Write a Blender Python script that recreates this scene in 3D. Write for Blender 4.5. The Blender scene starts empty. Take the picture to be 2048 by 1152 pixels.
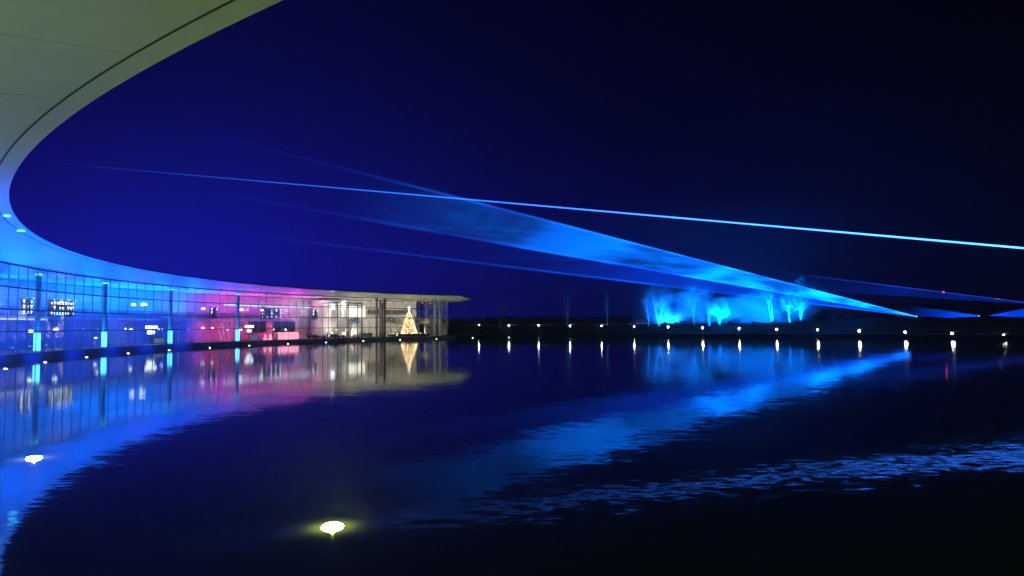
import bpy, bmesh, math, random
from mathutils import Vector, Matrix
random.seed(7)
sin, cos, pi = math.sin, math.cos, math.pi
sc = bpy.context.scene
COL = sc.collection

# ------------------------------------------------------------------ camera
FPX, HORIZON, ROLL, EYE = 1400.0, 650.9, math.radians(-0.5), 3.25
PITCH = math.atan((HORIZON - 576) / FPX)
cam_d = bpy.data.cameras.new('camera')
cam = bpy.data.objects.new('camera', cam_d)
COL.objects.link(cam)
cr, sr, cp, sp = cos(ROLL), sin(ROLL), cos(PITCH), sin(PITCH)
AX = Vector((cr, -sr*sp, sr*cp)); AY = Vector((-sr, -cr*sp, cr*cp)); AF = Vector((0, cp, sp))
m = Matrix((AX, AY, -AF)).transposed().to_4x4()
m.translation = Vector((0, 0, EYE))
cam.matrix_world = m
cam_d.sensor_width = 36
cam_d.lens = 36*FPX/2048
cam_d.clip_start = 0.1
cam_d.clip_end = 5000
sc.camera = cam

def at(px, py, depth):
    """world point lying `depth` metres north of the camera in the direction of photo pixel px, py"""
    d = AX*((px-1024)/FPX) + AY*(-(py-576)/FPX) + AF
    return Vector((0, 0, EYE)) + d*(depth/d.y)

# ------------------------------------------------------------------ render, world
sc.view_settings.view_transform = 'Standard'
sc.view_settings.look = 'None'
sc.view_settings.exposure = 0
sc.view_settings.gamma = 1
sc.view_settings.use_curve_mapping = False
cy = sc.cycles
cy.use_denoising = True
try: cy.denoiser = 'OPENIMAGEDENOISE'
except Exception: pass
cy.max_bounces = 6; cy.diffuse_bounces = 2; cy.glossy_bounces = 3
cy.transmission_bounces = 3; cy.transparent_max_bounces = 40; cy.volume_bounces = 0
cy.sample_clamp_direct = 0; cy.sample_clamp_indirect = 4
cy.caustics_reflective = False; cy.caustics_refractive = False
cy.volume_step_rate = 1.0; cy.volume_max_steps = 64
cy.use_light_tree = True

w = bpy.data.worlds.new('World'); sc.world = w; w.use_nodes = True
nt = w.node_tree; nt.nodes.clear()
def N(tree, kind, **kw):
    n = tree.nodes.new(kind)
    for k, v in kw.items(): setattr(n, k, v)
    return n
def val(tree, op, a, b=None, c=None):
    n = N(tree, 'ShaderNodeMath', operation=op)
    for i, x in enumerate((a, b, c)):
        if x is None: continue
        if isinstance(x, (int, float)): n.inputs[i].default_value = x
        else: tree.links.new(x, n.inputs[i])
    return n.outputs[0]
def vec(tree, op, a, b=None):
    n = N(tree, 'ShaderNodeVectorMath', operation=op)
    for i, x in enumerate((a, b)):
        if x is None: continue
        if isinstance(x, (tuple, Vector)): n.inputs[i].default_value = tuple(x)
        else: tree.links.new(x, n.inputs[i])
    return n.outputs['Value'] if op in ('DOT_PRODUCT', 'LENGTH', 'DISTANCE') else n.outputs[0]
out = N(nt, 'ShaderNodeOutputWorld'); bg = N(nt, 'ShaderNodeBackground')
sky = N(nt, 'ShaderNodeTexSky', sky_type='NISHITA', sun_disc=False)
sky.sun_elevation = math.radians(-9); sky.sun_rotation = math.radians(200)
tc = N(nt, 'ShaderNodeTexCoord')
dirn = vec(nt, 'NORMALIZE', tc.outputs['Generated'])
def lobe(px, py, sharp, rgb, squash=1.0):
    """misty glow of the night sky around one compass direction; squash flattens it towards the horizon"""
    d = (at(px, py, 100) - Vector((0, 0, EYE)))
    d = Vector((d.x, d.y, d.z*squash)).normalized()
    v = vec(nt, 'NORMALIZE', vec(nt, 'MULTIPLY', dirn, (1, 1, squash)))
    k = vec(nt, 'DOT_PRODUCT', v, d)
    e = val(nt, 'EXPONENT', val(nt, 'MULTIPLY', val(nt, 'SUBTRACT', k, 1.0), sharp))
    s = N(nt, 'ShaderNodeVectorMath', operation='SCALE'); s.inputs[0].default_value = rgb
    nt.links.new(e, s.inputs['Scale']); return s.outputs[0]
acc = lobe(330, 620, 13, (.0055, .0045, .33), 2.3)
for a in (lobe(350, 420, 7, (.0010, .0006, .030), 1.2), lobe(1150, 600, 16, (.0006, .0006, .036), 2.6),
          lobe(1600, 470, 40, (.0, .0012, .014), 1.3)):
    acc = vec(nt, 'ADD', acc, a)
wn = N(nt, 'ShaderNodeTexNoise'); wn.inputs['Scale'].default_value = 2.2; wn.inputs['Detail'].default_value = 4
nt.links.new(dirn, wn.inputs['Vector'])
mod = val(nt, 'MULTIPLY_ADD', wn.outputs[0], .5, .75)
s = N(nt, 'ShaderNodeVectorMath', operation='SCALE'); nt.links.new(acc, s.inputs[0]); nt.links.new(mod, s.inputs['Scale'])
skd = N(nt, 'ShaderNodeVectorMath', operation='SCALE'); nt.links.new(sky.outputs[0], skd.inputs[0]); skd.inputs['Scale'].default_value = .05
tot = vec(nt, 'ADD', vec(nt, 'ADD', s.outputs[0], (.0004, .0002, .0016)), skd.outputs[0])
nt.links.new(tot, bg.inputs[0]); bg.inputs[1].default_value = 1.0
nt.links.new(bg.outputs[0], out.inputs[0])

# ------------------------------------------------------------------ helpers
def tag(o, label=None, cat=None, group=None, kind=None):
    if label: o['label'] = label
    if cat: o['category'] = cat
    if group: o['group'] = group
    if kind: o['kind'] = kind
    return o
def empty(name, loc=(0, 0, 0), rz=0):
    o = bpy.data.objects.new(name, None); COL.objects.link(o)
    o.location = loc; o.rotation_euler = (0, 0, rz); o.empty_display_size = .3
    return o
class MB:
    def __init__(s): s.v = []; s.f = []; s.smooth = False
    def box(s, x0, x1, y0, y1, z0, z1):
        b = len(s.v)
        s.v += [(x, y, z) for z in (z0, z1) for x, y in ((x0, y0), (x1, y0), (x1, y1), (x0, y1))]
        s.f += [tuple(b+i for i in q) for q in ((3,2,1,0),(4,5,6,7),(0,1,5,4),(1,2,6,5),(2,3,7,6),(3,0,4,7))]
        return s
    def lathe(s, prof, n=16, c=(0, 0, 0), cap=True):
        b = len(s.v)
        for r, z in prof:
            for i in range(n): s.v.append((c[0]+r*cos(2*pi*i/n), c[1]+r*sin(2*pi*i/n), c[2]+z))
        for j in range(len(prof)-1):
            for i in range(n):
                i2 = (i+1) % n
                s.f.append((b+j*n+i, b+j*n+i2, b+(j+1)*n+i2, b+(j+1)*n+i))
        if cap:
            s.f.append(tuple(b+i for i in range(n))[::-1]); s.f.append(tuple(b+(len(prof)-1)*n+i for i in range(n)))
        return s
    def tube(s, pts, rad, n=6):
        b = len(s.v); pts = [Vector(p) for p in pts]
        for j, p in enumerate(pts):
            d = (pts[min(j+1, len(pts)-1)] - pts[max(j-1, 0)]).normalized()
            u = d.cross(Vector((0, 0, 1)) if abs(d.z) < .95 else Vector((1, 0, 0))).normalized(); v = d.cross(u)
            r = rad[j] if isinstance(rad, (list, tuple)) else rad
            for i in range(n):
                a = 2*pi*i/n; s.v.append(tuple(p + u*(r*cos(a)) + v*(r*sin(a))))
        for j in range(len(pts)-1):
            for i in range(n):
                i2 = (i+1) % n; s.f.append((b+j*n+i, b+j*n+i2, b+(j+1)*n+i2, b+(j+1)*n+i))
        s.f.append(tuple(b+i for i in range(n))[::-1]); s.f.append(tuple(b+(len(pts)-1)*n+i for i in range(n)))
        return s
    def ball(s, c, r, n=8, m=6, sx=1, sy=1, sz=1):
        prof = [(max(.001, r*sin(pi*j/m)), -r*cos(pi*j/m)) for j in range(m+1)]
        b = len(s.v); s.lathe(prof, n, (0, 0, 0))
        s.v[b:] = [(c[0]+x*sx, c[1]+y*sy, c[2]+z*sz) for x, y, z in s.v[b:]]
        return s
    def grid(s, rows, closed=False):
        b = len(s.v); n = len(rows[0])
        for r in rows: s.v += [tuple(p) for p in r]
        for j in range(len(rows)-1):
            for i in range(n if closed else n-1):
                i2 = (i+1) % n; s.f.append((b+j*n+i, b+j*n+i2, b+(j+1)*n+i2, b+(j+1)*n+i))
        return s
    def build(s, name, mat, parent=None, smooth=False):
        me = bpy.data.meshes.new(name); me.from_pydata([tuple(v) for v in s.v], [], s.f); me.update()
        if smooth: me.polygons.foreach_set('use_smooth', [True]*len(me.polygons))
        if mat: me.materials.append(mat)
        o = bpy.data.objects.new(name, me); COL.objects.link(o)
        if parent: o.parent = parent
        return o
def copy_tree(o, parent=None):
    c = o.copy(); COL.objects.link(c); c.parent = parent
    for ch in [x for x in o.children]: copy_tree(ch, c)
    return c

def lin(r, g, b): return tuple(((c/255)/12.92 if c <= 10 else ((c/255+.055)/1.055)**2.4) for c in (r, g, b)) + (1,)
def pmat(name, col, rough=.5, metal=0, noise=None, scale=4, emis=None, es=0, spec=.5, bump=0):
    m = bpy.data.materials.new(name); m.use_nodes = True; t = m.node_tree
    p = t.nodes['Principled BSDF']
    p.inputs['Base Color'].default_value = (*col[:3], 1); p.inputs['Roughness'].default_value = rough
    p.inputs['Metallic'].default_value = metal; p.inputs['Specular IOR Level'].default_value = spec
    if noise is not None:
        c = N(t, 'ShaderNodeTexCoord'); n = N(t, 'ShaderNodeTexNoise')
        n.inputs['Scale'].default_value = scale; n.inputs['Detail'].default_value = 6
        t.links.new(c.outputs['Object'], n.inputs['Vector'])
        r = N(t, 'ShaderNodeValToRGB'); e = r.color_ramp.elements
        e[0].position = .3; e[0].color = (*[x*(1-noise) for x in col[:3]], 1)
        e[1].position = .7; e[1].color = (*[min(1, x*(1+noise)) for x in col[:3]], 1)
        t.links.new(n.outputs[0], r.inputs[0]); t.links.new(r.outputs[0], p.inputs['Base Color'])
        if bump:
            b = N(t, 'ShaderNodeBump'); b.inputs['Strength'].default_value = bump; b.inputs['Distance'].default_value = .05
            t.links.new(n.outputs[0], b.inputs['Height']); t.links.new(b.outputs[0], p.inputs['Normal'])
    if emis:
        p.inputs['Emission Color'].default_value = (*emis[:3], 1); p.inputs['Emission Strength'].default_value = es
    return m
def light(kind, name, loc, power, col, parent=None, size=.2, spot=None, blend=.6, aim=None):
    d = bpy.data.lights.new(name, kind); d.energy = power; d.color = col
    if kind in ('POINT', 'SPOT'): d.shadow_soft_size = size
    if kind == 'AREA': d.size = size
    if kind == 'SPOT': d.spot_size = math.radians(spot); d.spot_blend = blend
    o = bpy.data.objects.new(name, d); COL.objects.link(o); o.location = loc
    if aim is not None:
        v = (Vector(aim)-Vector(loc)).normalized(); o.rotation_euler = v.to_track_quat('-Z', 'Y').to_euler()
    if parent: o.parent = parent
    return o

# ------------------------------------------------------------------ plan of the lake and building (polar about CX, CY)
CX, CY, RL = 57.11, 101.28, 108.2       # circle of the underwater lamps
R_EDGE, R_WATER, R_FAC, R_GAL, R_IN = 105.65, 112.35, 113.13, 120.0, 126.0
DECK, B1, B2, B3, Z_SOF, Z_EDGE = .70, 3.07, 5.41, 7.74, 10.2, 10.92
T_END, T_NEAR = 2.289, 3.74
def P(t, r, z=0.0): return Vector((CX + r*cos(t), CY + r*sin(t), z))
def hit(px, r):
    """angle t at which the building radius r lies in the compass direction of photo column px"""
    d = AX*((px-1024)/FPX) + AY*(-(650-576)/FPX) + AF
    if px < 0: return 3.40-px/420*.33          # the run of the hall outside the left edge of the view
    a = d.x**2+d.y**2; b = -2*(d.x*CX+d.y*CY); c = CX*CX+CY*CY-r*r
    k = (-b+math.sqrt(b*b-4*a*c))/(2*a)
    return math.atan2(d.y*k-CY, d.x*k-CX) % (2*pi)
def arc(t0, t1, n): return [t0 + (t1-t0)*i/n for i in range(n+1)]
def ring(mb, t0, t1, prof, n=120):
    """sweep a closed r,z profile along the circle"""
    rows = [[P(t, r, z) for r, z in prof] for t in arc(t0, t1, n)]
    b = len(mb.v); mb.grid(rows, closed=True); k = len(prof)
    mb.f.append(tuple(b+i for i in range(k))); mb.f.append(tuple(b+n*k+i for i in range(k))[::-1])
    return mb

# ------------------------------------------------------------------ materials
M = {}
M['white_panel'] = pmat('white_panel', (.74, .76, .76), .38, noise=.05, scale=.7)
M['seam'] = pmat('seam', (.07, .07, .07), .7)
M['metal'] = pmat('metal', (.10, .10, .11), .4, .6, noise=.15, scale=6)
M['mullion'] = pmat('mullion', (.60, .62, .64), .45)
M['dark_metal'] = pmat('dark_metal', (.025, .025, .03), .5, .3)
M['column'] = pmat('column', (.7, .72, .74), .35, noise=.05, scale=3)
M['floor'] = pmat('floor', (.32, .31, .30), .22, noise=.2, scale=1.5)
M['deck'] = pmat('deck', (.35, .35, .35), .6, noise=.3, scale=3)
M['wall'] = pmat('wall', (.5, .5, .5), .6, noise=.12, scale=.8)
M['dark_wall'] = pmat('dark_wall', (.06, .06, .07), .5, noise=.2, scale=1.2)
M['stone'] = pmat('stone', (.035, .035, .035), .85, noise=.4, scale=1.3, bump=.5)
M['bark'] = pmat('bark', (.42, .42, .40), .85, noise=.5, scale=5)
M['leaf'] = pmat('leaf', (.05, .10, .04), .7, noise=.4, scale=6)
M['leaf_dark'] = pmat('leaf_dark', (.02, .03, .015), .9, noise=.4, scale=2)
M['black'] = pmat('black', (.012, .012, .014), .35)
M['cloth'] = pmat('cloth', (.75, .74, .72), .7)
M['red'] = pmat('red_paint', (.5, .03, .02), .3)
M['gold'] = pmat('gold', (.75, .55, .2), .3, .8)
def emat(name, col, s): return pmat(name, (.02, .02, .02), .5, emis=col, es=s)
M['lens_white'] = emat('lens_white', (.9, 1, .95), 60)
M['lens_small'] = emat('lens_small', (.9, 1, .85), 14)
M['lens_near'] = emat('lens_near', (.90, 1, .20), 300)
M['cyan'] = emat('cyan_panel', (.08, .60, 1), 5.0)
M['cyan_glint'] = emat('cyan_glint', (.05, .7, 1), 6)
M['pale_glint'] = emat('pale_glint', (.8, .8, 1), 1.5)
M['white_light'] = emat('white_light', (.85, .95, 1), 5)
M['strip'] = emat('strip', (.62, .82, 1), 1.8)
M['warm_light'] = emat('warm_light', (1, .88, .7), 4)
M['pink_light'] = emat('pink_light', (1, .3, .45), 3)
M['fairy'] = emat('fairy', (1, .64, .30), 8)
M['red_glow'] = emat('red_glow', (1, .02, .06), 4)

def glass(name, tint=(1, 1, 1)):
    m = bpy.data.materials.new(name); m.use_nodes = True; t = m.node_tree; t.nodes.clear()
    o = N(t, 'ShaderNodeOutputMaterial'); mx = N(t, 'ShaderNodeMixShader'); tr = N(t, 'ShaderNodeBsdfTransparent')
    g = N(t, 'ShaderNodeBsdfGlossy'); g.inputs['Roughness'].default_value = .02; fr = N(t, 'ShaderNodeFresnel'); fr.inputs[0].default_value = 1.35
    tr.inputs[0].default_value = (*tint, 1)
    t.links.new(val(t, 'MULTIPLY', fr.outputs[0], .35), mx.inputs[0]); t.links.new(tr.outputs[0], mx.inputs[1]); t.links.new(g.outputs[0], mx.inputs[2])
    t.links.new(mx.outputs[0], o.inputs[0]); return m
M['glass'] = glass('glass', (.95, .98, .98))

# water: smooth dark lake with small wind ripples that tilt the surface normal
def water_mat():
    m = bpy.data.materials.new('water'); m.use_nodes = True; t = m.node_tree
    p = t.nodes['Principled BSDF']
    p.inputs['Base Color'].default_value = (.030, .040, .020, 1); p.inputs['Roughness'].default_value = .05
    p.inputs['IOR'].default_value = 1.33; p.inputs['Specular IOR Level'].default_value = .62
    g = N(t, 'ShaderNodeNewGeometry')
    def slope(scale, sx, sy, detail, amp, rot=0.0):
        mp = N(t, 'ShaderNodeMapping'); mp.inputs['Scale'].default_value = (sx, sy, 1); mp.inputs['Rotation'].default_value = (0, 0, rot)
        t.links.new(g.outputs['Position'], mp.inputs['Vector'])
        n = N(t, 'ShaderNodeTexNoise'); n.inputs['Scale'].default_value = scale; n.inputs['Detail'].default_value = detail
        n.inputs['Distortion'].default_value = .4
        t.links.new(mp.outputs[0], n.inputs['Vector'])
        v = vec(t, 'SUBTRACT', n.outputs['Color'], (.5, .5, .5))
        return vec(t, 'MULTIPLY', v, (amp, amp, 0))
    a = slope(1.0, .35, 1.0, 3, .030, .12)
    b = slope(6.5, .38, 1.0, 4, .066, -.15)
    c = slope(.16, .5, 1.0, 2, .010)
    pn = N(t, 'ShaderNodeTexNoise'); pn.inputs['Scale'].default_value = .07; pn.inputs['Detail'].default_value = 3
    t.links.new(g.outputs['Position'], pn.inputs['Vector'])
    patch = val(t, 'MULTIPLY_ADD', pn.outputs[0], 1.6, .15)
    # wind ruffles the open water near the terrace; the far water by the buildings lies calmer
    dist = vec(t, 'LENGTH', vec(t, 'SUBTRACT', g.outputs['Position'], (18, 4, 0)))
    calm = N(t, 'ShaderNodeMapRange'); calm.inputs['From Min'].default_value = 8; calm.inputs['From Max'].default_value = 45
    calm.inputs['To Min'].default_value = 1.0; calm.inputs['To Max'].default_value = .28
    t.links.new(dist, calm.inputs['Value'])
    k = val(t, 'MULTIPLY', patch, calm.outputs[0])
    sm = vec(t, 'ADD', vec(t, 'ADD', a, b), c)
    sca = N(t, 'ShaderNodeVectorMath', operation='SCALE'); t.links.new(sm, sca.inputs[0]); t.links.new(k, sca.inputs['Scale'])
    nn = vec(t, 'NORMALIZE', vec(t, 'ADD', sca.outputs[0], (0, 0, 1)))
    t.links.new(nn, p.inputs['Normal'])
    return m
M['water'] = water_mat()

# ------------------------------------------------------------------ shore line, lamps' places
LX = [958, 1018, 1077, 1140, 1203, 1268, 1336, 1405, 1478, 1553, 1635, 1718, 1810, 1904, 2007]
LY = [650, 651, 651, 652, 652, 653, 654, 656, 657, 659, 660, 662, 664.5, 667, 671]
def shore_depth(px):
    u = (px-958)/(2007-958); k = 19.6 + (15.5*u**1.25 if u > 0 else 10*u)
    return EYE*FPX/k
lamp_pos = [at(x, y, shore_depth(x)) for x, y in zip(LX, LY)]
shore = [P(t, R_WATER + (3.2 if t > 3.86 else 0)) for t in arc(4.9, 2.18, 150)]
shore += [Vector((-12, 214, 0))]
for px in range(930, 2300, 40):
    d = shore_depth(px)-2.0; q = at(px, 700, d); shore.append(Vector((q.x, q.y, 0)))
shore += [Vector((134, 96, 0)), Vector((138, 70, 0)), Vector((130, 40, 0)), Vector((112, 12, 0)), Vector((95, -4, 0))]
cen = Vector((60, 105, 0))
M['grass'] = pmat('grass', (.012, .020, .008), .95, noise=.5, scale=.6, bump=.6)
wm = MB(); n0 = len(shore)
far = [(-150, -120, 0), (400, -120, 0), (400, 400, 0), (-150, 400, 0)]
wm.v = far; wm.f = [(0, 1, 2, 3)]
water = wm.build('water', M['water']); tag(water, 'dark rippled lake reflecting the blue lights', 'lake', kind='structure')
def gz(i, dist, p):
    b = i <= 152
    h = {0: .55, 1: .56, 14: .9, 24: 3.3, 42: 3.0, 90: 2.6, 200: 3.0, 480: 4.0}[dist]
    if b: h = min(h, .55)
    elif dist in (24, 42):
        ang = math.degrees(math.atan2(p.x, p.y))
        h += .9*max(0, min(1, (ang-20)/8)) + .35*sin(ang*1.7)
    return h
gm = MB(); rows = [[Vector((p.x, p.y, -1.0)) for p in shore]]
for dist in (0, 1, 14, 24, 42, 90, 200, 480):
    row = []
    for i, p in enumerate(shore):
        n = (p-cen).normalized(); q = p + n*dist; row.append(Vector((q.x, q.y, gz(i, dist, q))))
    rows.append(row)
gm.grid(rows, closed=True)
tag(gm.build('ground', M['grass'], smooth=False), 'dark grass banks round the lake', 'ground', kind='structure')

# stone lakeside wall on the far side, top just above the water
lw = empty('lakeside_wall', tuple(shore[160])); tag(lw, 'low dark stone wall along the far water edge below the shore lamps', 'wall')
mb = MB(); fs = shore[152:-6]
rows = []
for p in fs:
    n = (p-cen).normalized(); a = p - n*.05; b = p + n*.5
    rows.append([Vector((a.x, a.y, -.3)), Vector((a.x, a.y, .75)), Vector((b.x, b.y, .75)), Vector((b.x, b.y, -.3))])
mb.grid(rows, closed=True)
o = mb.build('wall_body', M['stone'], lw); o.matrix_parent_inverse = Matrix.Translation(-Vector(shore[160]))
rail = empty('handrail', tuple(fs[6])); tag(rail, 'thin grey handrail along the far shore path behind the lamps', 'railing')
mb = MB(); pts = []
for p in fs[:11]:
    n = (p-cen).normalized(); q = p + n*4.5; pts.append(Vector((q.x, q.y, 3.4)))
mb.tube(pts, .035, 5)
o = mb.build('top_rail', M['column'], rail); o.matrix_parent_inverse = Matrix.Translation(-Vector(fs[6]))
mb = MB()
for q in pts: mb.box(q.x-.03, q.x+.03, q.y-.03, q.y+.03, .5, 3.38)
o = mb.build('posts', M['metal'], rail); o['kind'] = 'stuff'; o.matrix_parent_inverse = Matrix.Translation(-Vector(fs[6]))

# ------------------------------------------------------------------ building
B = empty('glass_building', (CX-115, CY, DECK))
tag(B, 'long curved glass fronted building with white overhanging roof lit blue, pink and warm white', 'building')
Binv = Matrix.Translation(-B.location)
def bpart(mb, name, mat, parent=B, smooth=False, kind=None, label=None):
    o = mb.build(name, mat, parent, smooth)
    if parent is B: o.matrix_parent_inverse = Binv.copy()
    tag(o, label, None, None, kind)
    return o
# terrace and floor
bpart(ring(MB(), 2.27, 3.85, [(R_WATER-.02, -.6), (R_WATER-.02, DECK), (138, DECK), (138, -.6)], 110), 'deck_slab', M['deck'])
bpart(ring(MB(), 3.852, 4.9, [(R_WATER+3.1, -.6), (R_WATER+3.1, DECK), (138, DECK), (138, -.6)], 60), 'deck_slab', M['deck'])
bpart(ring(MB(), T_END, T_NEAR, [(R_FAC+.1, DECK+.004), (R_FAC+.1, DECK+.03), (R_IN, DECK+.03), (R_IN, DECK+.004)]), 'floor', M['floor'])
bpart(ring(MB(), T_END+.01, T_NEAR, [(R_IN, DECK), (R_IN, Z_SOF-.1), (R_IN+.3, Z_SOF-.1), (R_IN+.3, DECK)]), 'inner_wall', M['wall'])
up = bpart(ring(MB(), 2.66, T_NEAR, [(R_GAL, 4.62), (R_GAL, 5.05), (R_IN-.002, 5.05), (R_IN-.002, 4.62)]), 'gallery_floor', M['column'])
# roof
def front(s):
    if s < .8: return P(4.65 + (2.40-4.65)*s/.8, R_EDGE)
    k = [P(2.40, R_EDGE), P(2.345, R_EDGE), P(2.30, R_EDGE-.1), Vector((-12.9, 188, 0)), Vector((-12.1, 197, 0)), Vector((-11.9, 204, 0)), Vector((-12.2, 208.5, 0))]
    u = (s-.8)/.2*(len(k)-1); i = min(int(u), len(k)-2); return k[i].lerp(k[i+1], u-i)
def back(s):
    if s < .8: return P(4.65 + (2.38-4.65)*s/.8, 141)
    k = [P(2.38, 141), Vector((-41, 207, 0)), Vector((-34, 215, 0)), Vector((-27, 219, 0)), Vector((-21, 218.5, 0)), Vector((-15.5, 214.5, 0)), Vector((-12.2, 208.8, 0))]
    u = (s-.8)/.2*(len(k)-1); i = min(int(u), len(k)-2); return k[i].lerp(k[i+1], u-i)
def sofz(d, wdt):
    e = max(0, min(1, d/7.4)); z = Z_EDGE - (Z_EDGE-Z_SOF)*(e*e*(3-2*e))*min(1, wdt/25)
    tail = max(0, min(1, (wdt-d)/6)); return z + (1-tail)*.5*min(1, wdt/25)
dl = [0, .35, .70, .775, 1.6, 3, 5, 7.4]
rows_b, rows_t, seam_rows = [], [], []
NS = 260
for j in range(NS+1):
    s = j/NS; a, b = front(s), back(s); W = (b-a).length; n = (b-a).normalized()
    ds = [min(x, W*.5*x/7.4) if W < 16 else x for x in dl]; ds += [ds[-1]+(W-ds[-1])*q for q in (.2, .4, .6, .8, .93, 1)]
    rb = []
    for d in ds:
        p = a+n*d; rb.append(Vector((p.x, p.y, sofz(d, W))))
    rows_b.append(rb)
    p0 = a - n*0; rt = []
    for d in ds:
        p = a+n*d; k = sin(pi*min(1, max(0, d/W)))**.7
        rt.append(Vector((p.x, p.y, max(sofz(d, W), Z_EDGE-.6)+.06+1.7*k*min(1, W/25))))
    rows_t.append(rt)
mb = MB(); mb.grid([r[::-1] for r in rows_b]); mb.grid(rows_t)
edge = [[r[0]+Vector((0, 0, .0)) for r in rows_b], [r[0] for r in rows_t]]
mb.grid(edge); mb.grid([[r[-1] for r in rows_t], [r[-1] for r in rows_b]])
roof = bpart(mb, 'roof', M['white_panel'], smooth=True)
# dark gutter line let into the soffit just behind the edge
mb = MB(); rws = []
for j in range(0, int(NS*.955)):
    r = rows_b[j]; a, b = r[2], r[3]
    rws.append([a+Vector((0, 0, -.012)), b+Vector((0, 0, -.012)), b+Vector((0, 0, .0)), a+Vector((0, 0, .0))])
mb.grid(rws, closed=True)
o = mb.build('soffit_groove', M['seam'], roof)
mb = MB()
for j in range(3, int(NS*.8), 5):
    r_ = rows_b[j]; tn = (rows_b[j+1][0]-rows_b[j][0]).normalized()*.012; dz = Vector((0, 0, -.006))
    for a, b in zip(r_[3:-1], r_[4:]):
        k = len(mb.v); mb.v += [tuple(a-tn+dz), tuple(a+tn+dz), tuple(b+tn+dz), tuple(b-tn+dz), tuple(a-dz), tuple(b-dz)]; mb.f += [(k, k+1, k+2, k+3), (k, k+3, k+5, k+4)]
M['joint'] = pmat('joint', (.62, .64, .64), .7)
o = mb.build('soffit_joints', M['joint'], roof); o['kind'] = 'stuff'
# trim where glass meets soffit
bpart(ring(MB(), T_END, T_NEAR, [(R_FAC-.10, Z_SOF-.16), (R_FAC-.10, Z_SOF-.02), (R_FAC+.10, Z_SOF-.02), (R_FAC+.10, Z_SOF-.16)]), 'head_rail', M['metal'])
for z, hh in ((B1, .07), (B2, .09), (B3, .09)):
    bpart(ring(MB(), T_END, T_NEAR, [(R_FAC-.45, z-hh), (R_FAC-.45, z+hh*.3), (R_FAC-.05, z+hh), (R_FAC-.05, z-hh)]), 'facade_blade', M['dark_metal'])
NB = 72; DT = (T_NEAR-T_END)/NB; CW = 2*R_FAC*sin(DT/2)
rowsz = [(DECK+.03, B1-.09), (B1+.09, B2-.11), (B2+.11, B3-.11), (B3+.11, Z_SOF-.17)]
Bm = Matrix.Translation(-B.location)
for z0, z1 in rowsz:
    src = None
    for i in range(NB):
        t = T_END + DT*(i+.5); q = P(t, R_FAC*cos(DT/2)) - B.location
        if src is None:
            src = MB().box(-.012, .012, -CW/2+.03, CW/2-.03, z0, z1).build('glass_pane', M['glass'], B); o = src
        else:
            o = src.copy(); COL.objects.link(o); o.parent = B
        o.location = (q.x, q.y, -B.location.z); o.rotation_euler = (0, 0, t)
src = None
for i in range(NB+1):
    t = T_END + DT*i; q = P(t, R_FAC) - B.location
    if src is None: src = MB().box(-.05, .05, -.011, .011, DECK+.03, Z_SOF-.17).build('mullion', M['mullion'], B); o = src
    else: o = src.copy(); COL.objects.link(o); o.parent = B
    o.location = (q.x, q.y, -B.location.z); o.rotation_euler = (0, 0, t)
# glazed end of the building, three bays deep
q0 = P(T_END, R_FAC); tang = P(T_END, R_FAC+1)-q0
for i in range(3):
    mb = MB(); a = P(T_END, R_FAC+.2+4.2*i); b = P(T_END, R_FAC+.2+4.2*(i+1)-.1); n = Vector((-sin(T_END), cos(T_END), 0))*.012
    mb.v = [tuple(x+Vector((0, 0, z))) for z in (DECK+.03, Z_SOF-.3) for x in (a-n, b-n, b+n, a+n)]
    mb.f = [(3,2,1,0),(4,5,6,7),(0,1,5,4),(1,2,6,5),(2,3,7,6),(3,0,4,7)]
    bpart(mb, 'end_pane', M['glass'])
# columns: white drums, the part below the first blade glows cyan in the blue stretch
for t, kind in [(3.70, 'c'), (3.575, 'c'), (3.45, 'c'), (3.3155, 'c'), (3.1723, 'c'), (3.0207, 'c'), (2.8549, 'c'), (2.4830, 'd'), (2.4600, 'd'), (2.3175, 'w'), (2.3032, 'w')]:
    q = P(t, R_FAC+.95); r = .29 if kind == 'c' else .24
    z0 = DECK+.03
    mb = MB().lathe([(r, DECK+.03), (r, 9.9), (r*1.5, 10.02), (r*1.6, 10.12)], 20, (q.x, q.y, 0))
    o = bpart(mb, 'column', M['column'] if kind != 'd' else M['dark_metal'], smooth=False)
    if kind == 'c':
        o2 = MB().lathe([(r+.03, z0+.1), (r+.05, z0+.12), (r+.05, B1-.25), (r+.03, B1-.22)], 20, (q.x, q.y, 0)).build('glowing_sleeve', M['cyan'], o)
        MB().lathe([(r+.05, 9.6), (r+.12, 9.62), (r+.12, 9.68), (r+.05, 9.7)], 20, (q.x, q.y, 0)).build('head_glow', M['cyan'], o)  # glowing ring stands in for uplight catching the column head
        q2 = P(t+.011, R_FAC+.75)
        light('SPOT', 'column_uplight', (q2.x, q2.y, .9), 2600, (0, .25, 1), size=.12, spot=50, blend=1, aim=P(t, R_FAC+.95, 8))

# gallery balustrade
mb = ring(MB(), 2.66, T_NEAR, [(R_GAL-.02, 5.06), (R_GAL-.02, 6.1), (R_GAL+.02, 6.1), (R_GAL+.02, 5.06)])
mb.build('balustrade_glass', M['glass'], up).matrix_parent_inverse = Matrix()
mb = ring(MB(), 2.66, T_NEAR, [(R_GAL-.05, 6.11), (R_GAL-.05, 6.18), (R_GAL+.05, 6.18), (R_GAL+.05, 6.11)])
mb.build('handrail', M['dark_metal'], up)
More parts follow.
